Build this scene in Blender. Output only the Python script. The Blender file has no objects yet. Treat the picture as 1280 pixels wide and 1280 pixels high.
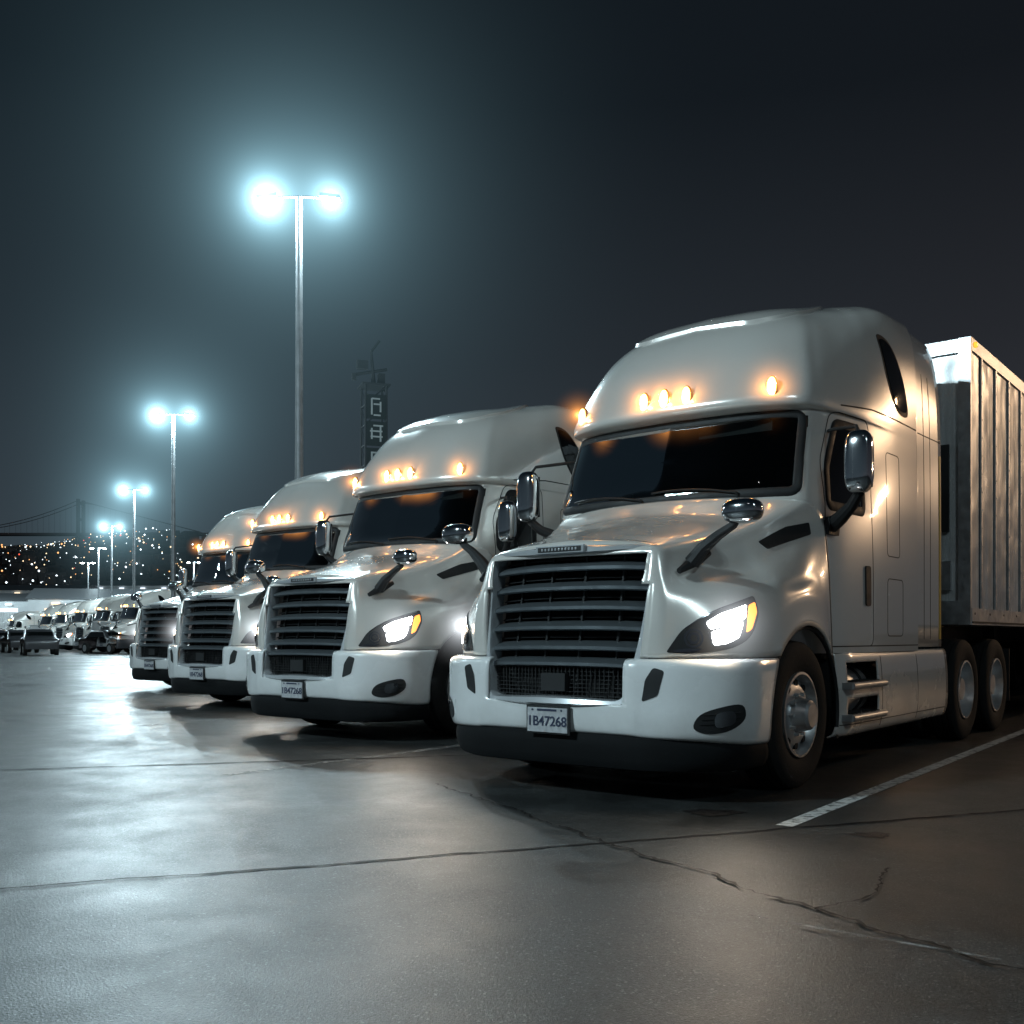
import bpy, bmesh, math, random
import numpy as np
from mathutils import Vector, Matrix
from mathutils.bvhtree import BVHTree
random.seed(7)
scn = bpy.context.scene
COL = scn.collection

# ------------------------------------------------------------------ materials
def newmat(name):
    m = bpy.data.materials.new(name); m.use_nodes = True
    nt = m.node_tree
    return m, nt, nt.nodes["Principled BSDF"]

def N(nt, t, **kw):
    n = nt.nodes.new(t)
    for k, v in kw.items():
        setattr(n, k, v)
    return n

def simple(name, col, rough=0.5, metal=0.0, coat=0.0, spec=0.5, var=0.0, vscale=3.0, bump=0.0, bscale=60.0, rvar=0.0):
    m, nt, b = newmat(name)
    b.inputs["Base Color"].default_value = (*col, 1)
    b.inputs["Roughness"].default_value = rough
    b.inputs["Metallic"].default_value = metal
    b.inputs["Coat Weight"].default_value = coat
    b.inputs["Coat Roughness"].default_value = 0.06
    b.inputs["Specular IOR Level"].default_value = spec
    tc = N(nt, "ShaderNodeTexCoord")
    if var > 0 or rvar > 0:
        n = N(nt, "ShaderNodeTexNoise"); n.inputs["Scale"].default_value = vscale
        n.inputs["Detail"].default_value = 4; n.inputs["Roughness"].default_value = 0.65
        nt.links.new(tc.outputs["Object"], n.inputs["Vector"])
        if var > 0:
            r = N(nt, "ShaderNodeMapRange")
            r.inputs[1].default_value = 0.3; r.inputs[2].default_value = 0.7
            r.inputs[3].default_value = 1 - var; r.inputs[4].default_value = 1.0
            nt.links.new(n.outputs[0], r.inputs[0])
            mx = N(nt, "ShaderNodeVectorMath", operation='SCALE')
            mx.inputs[0].default_value = col
            nt.links.new(r.outputs[0], mx.inputs["Scale"])
            nt.links.new(mx.outputs[0], b.inputs["Base Color"])
        if rvar > 0:
            r2 = N(nt, "ShaderNodeMapRange")
            r2.inputs[1].default_value = 0.3; r2.inputs[2].default_value = 0.7
            r2.inputs[3].default_value = rough; r2.inputs[4].default_value = rough + rvar
            nt.links.new(n.outputs[0], r2.inputs[0])
            nt.links.new(r2.outputs[0], b.inputs["Roughness"])
    if bump > 0:
        n2 = N(nt, "ShaderNodeTexNoise"); n2.inputs["Scale"].default_value = bscale
        n2.inputs["Detail"].default_value = 2
        nt.links.new(tc.outputs["Object"], n2.inputs["Vector"])
        bp = N(nt, "ShaderNodeBump"); bp.inputs["Strength"].default_value = bump; bp.inputs["Distance"].default_value = 0.01
        nt.links.new(n2.outputs[0], bp.inputs["Height"]); nt.links.new(bp.outputs[0], b.inputs["Normal"])
    return m

def emis(name, col, s, base=(0.5, 0.5, 0.5), sample=False):
    m, nt, b = newmat(name)
    b.inputs["Base Color"].default_value = (*base, 1)
    b.inputs["Roughness"].default_value = 0.3
    b.inputs["Emission Color"].default_value = (*col, 1)
    b.inputs["Emission Strength"].default_value = s
    if not sample:
        try: m.cycles.emission_sampling = 'NONE'
        except Exception: pass
    return m

def paint_mat(name, col, metal, rough, dirt=(0.30, 0.28, 0.25)):
    # clear-coated pearl paint, a little road film towards the bottom of the body
    m, nt, b = newmat(name)
    tc = N(nt, "ShaderNodeTexCoord")
    n = N(nt, "ShaderNodeTexNoise"); n.inputs["Scale"].default_value = 1.8; n.inputs["Detail"].default_value = 5; n.inputs["Roughness"].default_value = 0.6
    nt.links.new(tc.outputs["Object"], n.inputs["Vector"])
    sx = N(nt, "ShaderNodeSeparateXYZ"); nt.links.new(tc.outputs["Object"], sx.inputs[0])
    zr = N(nt, "ShaderNodeMapRange"); zr.inputs[1].default_value = 1.0; zr.inputs[2].default_value = 0.3
    zr.inputs[3].default_value = 0.0; zr.inputs[4].default_value = 0.5
    nt.links.new(sx.outputs[2], zr.inputs[0])
    nr = N(nt, "ShaderNodeMapRange"); nr.inputs[1].default_value = 0.35; nr.inputs[2].default_value = 0.75
    nt.links.new(n.outputs[0], nr.inputs[0])
    mu = N(nt, "ShaderNodeMath", operation='MULTIPLY'); nt.links.new(zr.outputs[0], mu.inputs[0]); nt.links.new(nr.outputs[0], mu.inputs[1])
    mx = N(nt, "ShaderNodeMix", data_type='RGBA')
    mx.inputs[6].default_value = (*col, 1); mx.inputs[7].default_value = (*dirt, 1)
    nt.links.new(mu.outputs[0], mx.inputs[0]); nt.links.new(mx.outputs[2], b.inputs["Base Color"])
    rr = N(nt, "ShaderNodeMapRange"); rr.inputs[3].default_value = rough; rr.inputs[4].default_value = rough + .3
    nt.links.new(mu.outputs[0], rr.inputs[0]); nt.links.new(rr.outputs[0], b.inputs["Roughness"])
    b.inputs["Metallic"].default_value = metal
    b.inputs["Coat Weight"].default_value = 1.0
    b.inputs["Coat IOR"].default_value = 1.6
    cr = N(nt, "ShaderNodeMapRange"); cr.inputs[1].default_value = .35; cr.inputs[2].default_value = .7; cr.inputs[3].default_value = .02; cr.inputs[4].default_value = .07
    nt.links.new(n.outputs[0], cr.inputs[0]); nt.links.new(cr.outputs[0], b.inputs["Coat Roughness"])
    return m

M = {}
M['paint'] = paint_mat("white_pearl_paint", (0.82, 0.785, 0.735), 0.26, 0.24)
M['white'] = paint_mat("white_bumper_paint", (0.84, 0.85, 0.85), 0.0, 0.26)
M['seam'] = simple("panel_gap", (0.012, 0.012, 0.012), 0.7)
M['black'] = simple("black_plastic", (0.010, 0.011, 0.012), 0.5, rvar=0.2, vscale=6, bump=0.1, bscale=200)
M['dam'] = simple("air_dam_rubber", (0.005, 0.006, 0.007), 0.75, spec=.2, var=.3, vscale=5)
M['void'] = simple("dark_cavity", (0.004, 0.004, 0.004), 0.9)
M['rubber'] = simple("tyre_rubber", (0.012, 0.012, 0.012), 0.8, spec=.3, var=0.4, vscale=9, bump=0.3, bscale=90)
M['chrome'] = simple("chrome", (0.72, 0.74, 0.76), 0.10, 1.0)
M['satin'] = simple("satin_silver_trim", (0.66, 0.68, 0.70), 0.22, .5, coat=.6)
M['alu'] = simple("brushed_aluminium", (0.70, 0.71, 0.72), 0.3, .9, rvar=0.18, vscale=9, var=0.25)
M['grille'] = simple("grille_satin_metal", (0.23, 0.26, 0.28), 0.28, .75, rvar=0.12, vscale=10)
M['amber'] = emis("amber_marker_lens", (1.0, 0.46, 0.10), 16.0, (0.6, 0.25, 0.03))
M['ambers'] = emis("amber_side_lens", (1.0, 0.28, 0.03), 2.6, (0.6, 0.25, 0.03))
M['led'] = emis("headlamp_led", (0.95, 0.98, 1.0), 26.0)
M['lampdim'] = simple("headlamp_reflector", (0.35, 0.37, 0.4), 0.12, 1.0)
M['plate'] = simple("licence_plate", (0.55, 0.56, 0.58), 0.4, var=0.3, vscale=30)
M['platetext'] = simple("plate_text", (0.03, 0.04, 0.08), 0.5)
M['yellow'] = simple("yellow_reflector", (0.65, 0.38, 0.04), 0.4)
M['frame'] = simple("chassis_paint", (0.010, 0.010, 0.011), 0.6)
M['glassop'] = simple("dark_glass", (0.004, 0.005, 0.005), 0.03)
M['seat'] = simple("seat_fabric", (0.10, 0.10, 0.105), 0.8, var=.3, vscale=10)
M['trim_in'] = simple("cab_interior_trim", (0.06, 0.058, 0.055), 0.7)

def glass_mat():
    m = bpy.data.materials.new("tinted_glass"); m.use_nodes = True; nt = m.node_tree; nt.nodes.clear()
    out = N(nt, "ShaderNodeOutputMaterial"); tr = N(nt, "ShaderNodeBsdfTransparent"); gl = N(nt, "ShaderNodeBsdfGlossy"); mx = N(nt, "ShaderNodeMixShader"); fr = N(nt, "ShaderNodeFresnel")
    tr.inputs[0].default_value = (.38, .42, .42, 1); gl.inputs["Roughness"].default_value = .02; gl.inputs[0].default_value = (1, 1, 1, 1); fr.inputs[0].default_value = 1.5
    nt.links.new(fr.outputs[0], mx.inputs[0]); nt.links.new(tr.outputs[0], mx.inputs[1]); nt.links.new(gl.outputs[0], mx.inputs[2]); nt.links.new(mx.outputs[0], out.inputs[0])
    return m
M['glass'] = glass_mat()

def trailer_mat():
    m, nt, b = newmat("weathered_trailer_panel")
    tc = N(nt, "ShaderNodeTexCoord")
    mp = N(nt, "ShaderNodeMapping"); mp.inputs["Scale"].default_value = (4, 4, 0.25)
    nt.links.new(tc.outputs["Object"], mp.inputs[0])
    n = N(nt, "ShaderNodeTexNoise"); n.inputs["Scale"].default_value = 1.6; n.inputs["Detail"].default_value = 6; n.inputs["Roughness"].default_value = 0.7
    nt.links.new(mp.outputs[0], n.inputs["Vector"])
    r = N(nt, "ShaderNodeValToRGB")
    r.color_ramp.elements[0].position = 0.30; r.color_ramp.elements[0].color = (0.42, 0.41, 0.40, 1)
    r.color_ramp.elements[1].position = 0.55; r.color_ramp.elements[1].color = (0.78, 0.79, 0.79, 1)
    nt.links.new(n.outputs[0], r.inputs[0]); nt.links.new(r.outputs[0], b.inputs["Base Color"])
    rr = N(nt, "ShaderNodeMapRange"); rr.inputs[1].default_value = .3; rr.inputs[2].default_value = .7; rr.inputs[3].default_value = .38; rr.inputs[4].default_value = .18
    nt.links.new(n.outputs[0], rr.inputs[0]); nt.links.new(rr.outputs[0], b.inputs["Roughness"])
    b.inputs["Metallic"].default_value = 0.35
    n3 = N(nt, "ShaderNodeTexNoise"); n3.inputs["Scale"].default_value = 2.4; n3.inputs["Detail"].default_value = 1
    nt.links.new(tc.outputs["Object"], n3.inputs["Vector"])
    bp = N(nt, "ShaderNodeBump"); bp.inputs["Strength"].default_value = .6; bp.inputs["Distance"].default_value = .05
    nt.links.new(n3.outputs[0], bp.inputs["Height"]); nt.links.new(bp.outputs[0], b.inputs["Normal"])
    return m
M['trailer'] = trailer_mat()

def glow_mat(name, R, k, core, centres, col, rate):  # self-emitting volume, its falloff imitates light scattered around a lamp
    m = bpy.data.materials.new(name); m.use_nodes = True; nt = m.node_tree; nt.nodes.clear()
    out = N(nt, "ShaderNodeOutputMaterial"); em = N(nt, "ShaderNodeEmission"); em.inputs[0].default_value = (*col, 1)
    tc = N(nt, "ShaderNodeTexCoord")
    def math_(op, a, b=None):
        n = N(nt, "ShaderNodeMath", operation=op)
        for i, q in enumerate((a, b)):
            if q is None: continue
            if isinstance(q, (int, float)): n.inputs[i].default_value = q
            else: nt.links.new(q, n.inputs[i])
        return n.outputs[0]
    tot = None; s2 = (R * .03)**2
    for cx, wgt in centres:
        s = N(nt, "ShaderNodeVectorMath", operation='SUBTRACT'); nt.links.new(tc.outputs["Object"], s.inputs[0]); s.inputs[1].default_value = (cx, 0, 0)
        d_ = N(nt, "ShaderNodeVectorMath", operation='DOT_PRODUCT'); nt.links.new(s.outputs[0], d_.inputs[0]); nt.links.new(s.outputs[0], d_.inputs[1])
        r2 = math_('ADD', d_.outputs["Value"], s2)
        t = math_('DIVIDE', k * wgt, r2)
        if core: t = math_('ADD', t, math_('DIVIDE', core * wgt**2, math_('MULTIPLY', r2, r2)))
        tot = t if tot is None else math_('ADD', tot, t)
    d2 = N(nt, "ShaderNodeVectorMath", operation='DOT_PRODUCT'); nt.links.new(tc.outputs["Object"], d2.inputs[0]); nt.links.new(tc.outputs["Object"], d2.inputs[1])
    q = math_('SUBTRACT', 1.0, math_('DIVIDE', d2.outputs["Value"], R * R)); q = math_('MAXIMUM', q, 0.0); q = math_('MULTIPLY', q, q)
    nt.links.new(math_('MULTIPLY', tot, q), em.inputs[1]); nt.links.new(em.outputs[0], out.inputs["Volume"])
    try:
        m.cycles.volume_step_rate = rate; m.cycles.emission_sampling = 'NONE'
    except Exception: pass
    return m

# ------------------------------------------------------------------ mesh helpers
def mkobj(name, verts, faces, mats, parent=None, smooth=True, mi=None, angle=35, merge=False, bevel=0, solid=0):
    me = bpy.data.meshes.new(name)
    me.from_pydata([tuple(v) for v in verts], [], [tuple(f) for f in faces])
    if not isinstance(mats, (list, tuple)): mats = [mats]
    for m in mats: me.materials.append(m)
    if mi is not None:
        me.polygons.foreach_set("material_index", mi)
    bm = bmesh.new(); bm.from_mesh(me)
    if merge:
        bmesh.ops.remove_doubles(bm, verts=bm.verts, dist=0.0006)
        bmesh.ops.dissolve_degenerate(bm, edges=bm.edges, dist=1e-5)
    loose = [v for v in bm.verts if not v.link_faces]
    if loose: bmesh.ops.delete(bm, geom=loose, context='VERTS')
    bmesh.ops.recalc_face_normals(bm, faces=bm.faces)
    bm.to_mesh(me); bm.free()
    if smooth:
        me.polygons.foreach_set("use_smooth", [True] * len(me.polygons))
        me.set_sharp_from_angle(angle=math.radians(angle))
    me.update()
    ob = bpy.data.objects.new(name, me); COL.objects.link(ob)
    if parent: ob.parent = parent
    if solid:
        s = ob.modifiers.new("sol", 'SOLIDIFY'); s.thickness = solid; s.offset = -1
    if bevel:
        bv = ob.modifiers.new("bev", 'BEVEL'); bv.width = bevel; bv.segments = 3; bv.limit_method = 'ANGLE'; bv.angle_limit = math.radians(40)
    return ob

def empty(name, loc=(0, 0, 0), rotz=0):
    e = bpy.data.objects.new(name, None); COL.objects.link(e)
    e.location = loc; e.rotation_euler = (0, 0, rotz); e.empty_display_size = 0.5
    return e

def bake_children(T):
    # bake modifiers / text into plain shared meshes so that copies are true instances
    bpy.context.view_layer.update()
    dg = bpy.context.evaluated_depsgraph_get()
    for ob in list(T.children):
        if (ob.type == 'MESH' and len(ob.modifiers)) or ob.type == 'FONT':
            me = bpy.data.meshes.new_from_object(ob.evaluated_get(dg), preserve_all_data_layers=True, depsgraph=dg)
            if ob.type == 'FONT':
                n2 = bpy.data.objects.new("plate_characters", me); COL.objects.link(n2); n2.parent = T
                n2.location = ob.location; n2.rotation_euler = ob.rotation_euler; bpy.data.objects.remove(ob)
            else:
                ob.modifiers.clear(); ob.data = me

class MB:
    def __init__(s): s.v = []; s.f = []; s.m = []
    def add(s, v, f, mi=0):
        o = len(s.v); s.v += [tuple(p) for p in v]; s.f += [tuple(i + o for i in q) for q in f]; s.m += [mi] * len(f)
    def box(s, c, d, mi=0, rot=None):
        v = []
        for z in (-.5, .5):
            for x, y in ((-.5, -.5), (.5, -.5), (.5, .5), (-.5, .5)):
                p = Vector((x * d[0], y * d[1], z * d[2]))
                if rot: p = rot @ p
                v.append(p + Vector(c))
        s.add(v, [(0, 3, 2, 1), (4, 5, 6, 7), (0, 1, 5, 4), (1, 2, 6, 5), (2, 3, 7, 6), (3, 0, 4, 7)], mi)
    def cyl(s, p0, p1, r0, r1=None, n=16, mi=0, caps=True):
        if r1 is None: r1 = r0
        p0 = Vector(p0); p1 = Vector(p1); d = (p1 - p0).normalized()
        a = d.orthogonal().normalized(); b = d.cross(a)
        v = []
        for p, r in ((p0, r0), (p1, r1)):
            for i in range(n):
                t = 2 * math.pi * i / n
                v.append(p + (a * math.cos(t) + b * math.sin(t)) * r)
        f = [(i, (i + 1) % n, n + (i + 1) % n, n + i) for i in range(n)]
        if caps: f += [tuple(range(n))[::-1], tuple(range(n, 2 * n))]
        s.add(v, f, mi)
    def tube(s, pts, r, n=10, mi=0):
        pts = [Vector(p) for p in pts]
        rs = r if isinstance(r, (list, tuple)) else [r] * len(pts)
        v = []; up = None
        for k, p in enumerate(pts):
            t = (pts[min(k + 1, len(pts) - 1)] - pts[max(k - 1, 0)]).normalized()
            a = t.orthogonal().normalized() if up is None else (up - t * up.dot(t)).normalized()
            up = a; b = t.cross(a)
            for i in range(n):
                q = 2 * math.pi * i / n
                v.append(p + (a * math.cos(q) + b * math.sin(q)) * rs[k])
        f = []
        for k in range(len(pts) - 1):
            for i in range(n):
                j = (i + 1) % n
                f.append((k * n + i, k * n + j, (k + 1) * n + j, (k + 1) * n + i))
        f += [tuple(range(n))[::-1], tuple(range((len(pts) - 1) * n, len(pts) * n))]
        s.add(v, f, mi)
    def lathe_x(s, prof, c, n=56, mi=0, sgn=1):
        c = Vector(c); v = []
        for r, a in prof:
            for i in range(n):
                t = 2 * math.pi * i / n
                v.append(c + Vector((a * sgn, r * math.cos(t), r * math.sin(t))))
        f = []
        for k in range(len(prof) - 1):
            for i in range(n):
                j = (i + 1) % n
                f.append((k * n + i, k * n + j, (k + 1) * n + j, (k + 1) * n + i))
        s.add(v, f, mi)
    def ellip(s, c, r, mi=0, n=12, m=8, e=1.0):
        f = []
        def pw(a): return math.copysign(abs(a)**e, a)
        v = [(c[0], c[1], c[2] + r[2])]
        for k in range(1, m):
            ph = math.pi * k / m
            for i in range(n):
                t = 2 * math.pi * i / n
                v.append((c[0] + r[0] * pw(math.sin(ph)) * pw(math.cos(t)), c[1] + r[1] * pw(math.sin(ph)) * pw(math.sin(t)), c[2] + r[2] * pw(math.cos(ph))))
        v.append((c[0], c[1], c[2] - r[2])); L = len(v) - 1
        for i in range(n):
            j = (i + 1) % n
            f.append((0, 1 + i, 1 + j)); b = 1 + (m - 2) * n; f.append((L, b + j, b + i))
        for k in range(m - 2):
            for i in range(n):
                j = (i + 1) % n; a = 1 + k * n
                f.append((a + i, a + n + i, a + n + j, a + j))
        s.add(v, f, mi)
    def obj(s, name, mats, parent=None, **kw):
        return mkobj(name, s.v, s.f, mats, parent, mi=s.m, **kw)

def hermite(A, n):
    A = np.asarray(A, float); R = len(A)
    d = np.diff(A, axis=0); m = np.zeros_like(A)
    m[0] = d[0]; m[-1] = d[-1]
    for i in range(1, R - 1):
        a = (d[i - 1] + d[i]) / 2
        lim = 2.2 * np.minimum(abs(d[i - 1]), abs(d[i]))
        a = np.clip(a, -lim, lim); a[d[i - 1] * d[i] <= 0] = 0
        m[i] = a
    out = []
    for i in range(R - 1):
        for k in range(n):
            t = k / n; t2 = t * t; t3 = t2 * t
            out.append((2*t3-3*t2+1) * A[i] + (t3-2*t2+t) * m[i] + (-2*t3+3*t2) * A[i+1] + (t3-t2) * m[i+1])
    out.append(A[-1]); return np.array(out)

def dense(G, nr, nc):
    G = np.array(G, float)
    D = hermite(G, nr)
    D = np.swapaxes(hermite(np.swapaxes(D, 0, 1), nc), 0, 1)
    return D

def grid_mesh(D, keep=None, mirror=True):
    R, C = D.shape[:2]
    v = [tuple(p) for p in D.reshape(-1, 3)]
    f = []
    for r in range(R - 1):
        for c in range(C - 1):
            q = (r * C + c, r * C + c + 1, (r + 1) * C + c + 1, (r + 1) * C + c)
            if keep:
                ce = sum((Vector(v[i]) for i in q), Vector()) / 4
                if not keep(ce): continue
            f.append(q)
    if mirror:
        n = len(v)
        v += [(-p[0], p[1], p[2]) for p in v]
        f += [tuple(i + n for i in q[::-1]) for q in f]
    return v, f

SIDE = (Vector((0, 1, 0)), Vector((0, 0, 1)), Vector((-1, 0, 0)))
FRONT = (Vector((1, 0, 0)), Vector((0, 0, 1)), Vector((0, 1, 0)))
TOP = (Vector((1, 0, 0)), Vector((0, 1, 0)), Vector((0, 0, -1)))
HL = (Vector((.8, .6, 0)), Vector((0, 0, 1)), Vector((-.6, .8, 0)))

def cast(bvh, fr, a, b):
    o = fr[0] * a + fr[1] * b - fr[2] * 6
    h = bvh.ray_cast(o, fr[2])
    if h[0] is None:
        h = bvh.find_nearest(fr[0] * a + fr[1] * b - fr[2] * 1.2)
    p, n = h[0], h[1]
    if n.dot(fr[2]) > 0: n = -n
    return p, n

def smooth_closed(pts, n=6):
    P = [np.array(p, float) for p in pts]; L = len(P); out = []
    for i in range(L):
        p0, p1, p2, p3 = P[i-1], P[i], P[(i+1) % L], P[(i+2) % L]
        for k in range(n):
            t = k / n
            out.append(0.5 * ((2*p1) + (-p0+p2)*t + (2*p0-5*p1+4*p2-p3)*t*t + (-p0+3*p1-3*p2+p3)*t**3))
    return out

def rounded(pts, r, n=5):
    P = [Vector((p[0], p[1])) for p in pts]; L = len(P); out = []
    for i in range(L):
        a, b, c = P[i-1], P[i], P[(i+1) % L]
        rr = r[i] if isinstance(r, (list, tuple)) else r
        d1 = (a - b); d2 = (c - b)
        k = min(rr, d1.length * .48, d2.length * .48)
        s = b + d1.normalized() * k; e = b + d2.normalized() * k
        for j in range(n + 1):
            t = j / n
            out.append((1-t)**2 * s + 2*t*(1-t) * b + t*t * e)
    return [np.array((p.x, p.y)) for p in out]

def resample(pts, step, closed=True):
    P = [Vector((p[0], p[1])) for p in pts]
    if closed: P.append(P[0])
    out = []
    for i in range(len(P) - 1):
        L = (P[i+1] - P[i]).length; k = max(1, int(L / step))
        for j in range(k): out.append(P[i].lerp(P[i+1], j / k))
    if not closed: out.append(P[-1])
    return out

def patch(mb, bvh, outline, fr, off, mi=0, rings=6, step=0.04, mirror=True, skirt=0.02, flare=0.0):
    O = resample(outline, step); n = len(O)
    c = sum((p for p in O), Vector((0, 0))) / n
    v = []; p, nn = cast(bvh, fr, c.x, c.y); v.append(p + nn * off)
    for k in range(1, rings + 1):
        for q in O:
            w = c.lerp(q, k / rings); p, nn = cast(bvh, fr, w.x, w.y)
            v.append(p + nn * off)
    R = rings
    if skirt > 0:
        for q in O:
            w = c + (q - c) * (1 + flare)
            p, nn = cast(bvh, fr, w.x, w.y); v.append(p - nn * skirt)
        R = rings + 1
    f = [(0, 1 + i, 1 + (i + 1) % n) for i in range(n)]
    for k in range(R - 1):
        a = 1 + k * n; b = a + n
        f += [(a + i, a + (i+1) % n, b + (i+1) % n, b + i) for i in range(n)]
    mb.add(v, f, mi)
    if mirror: mb.add([(-p[0], p[1], p[2]) for p in v], [q[::-1] for q in f], mi)

def strip(mb, bvh, pts, fr, width, off, mi=0, closed=False, step=0.04, mirror=True):
    O = resample(pts, step, closed); n = len(O); H = [cast(bvh, fr, q.x, q.y) for q in O]
    v = []
    for i in range(n):
        a = H[(i-1) % n][0] if closed or i > 0 else H[0][0]
        b = H[(i+1) % n][0] if closed or i < n-1 else H[-1][0]
        t = (b - a).normalized(); s = H[i][1].cross(t).normalized() * width / 2
        p = H[i][0]; nn = H[i][1]
        v += [p - s - nn * .002, p - s * .7 + nn * off, p + s * .7 + nn * off, p + s - nn * .002]
    f = []
    for i in range(n if closed else n - 1):
        j = (i + 1) % n
        for k in range(3): f.append((i*4+k, i*4+k+1, j*4+k+1, j*4+k))
    mb.add(v, f, mi)
    if mirror: mb.add([(-p[0], p[1], p[2]) for p in v], [q[::-1] for q in f], mi)

# ------------------------------------------------------------------ wheels
TIRE = [(.29, .12), (.33, .145), (.40, .158), (.465, .152), (.50, .138), (.517, .118), (.522, .085), (.508, .083), (.508, .072), (.524, .070),
        (.525, .03), (.511, .028), (.511, .016), (.525, .014), (.525, -.014), (.511, -.016), (.511, -.028), (.525, -.03), (.524, -.07), (.508, -.072),
        (.508, -.083), (.522, -.085), (.517, -.118), (.465, -.152), (.40, -.158), (.29, -.12)]
def wheel(mb, c, sgn, dual=False):
    mb.lathe_x(TIRE, c, mi=0, sgn=sgn)
    if dual: mb.lathe_x(TIRE, (c[0] - sgn * .34, c[1], c[2]), mi=0, sgn=sgn)
    if not dual:
        prof = [(.30, .125), (.302, .15), (.285, .152), (.277, .13), (.262, .10), (.25, .085), (.20, .115), (.165, .12), (.125, .12), (.12, .15), (.105, .215), (.085, .232), (.002, .235)]
        hz, lz = .107, .125
    else:
        prof = [(.30, .125), (.302, .15), (.285, .152), (.277, .10), (.26, .0), (.235, -.04), (.17, -.02), (.14, -.02), (.135, .05), (.11, .11), (.002, .115)]
        hz, lz = -.028, -.015
    mb.lathe_x(prof, c, mi=1, sgn=sgn)
    for i in range(10):
        t = 2 * math.pi * (i + .5) / 10
        p = Vector((c[0] + sgn * (hz - .03), c[1] + .222 * math.cos(t), c[2] + .222 * math.sin(t)))
        mb.cyl(p, p + Vector((sgn * .036, 0, 0)), .027, mi=2, n=12)
        t = 2 * math.pi * i / 10
        p = Vector((c[0] + sgn * (lz - .03), c[1] + .145 * math.cos(t), c[2] + .145 * math.sin(t)))
        mb.cyl(p, p + Vector((sgn * .06, 0, 0)), .017, .013, mi=1, n=6)

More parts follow.
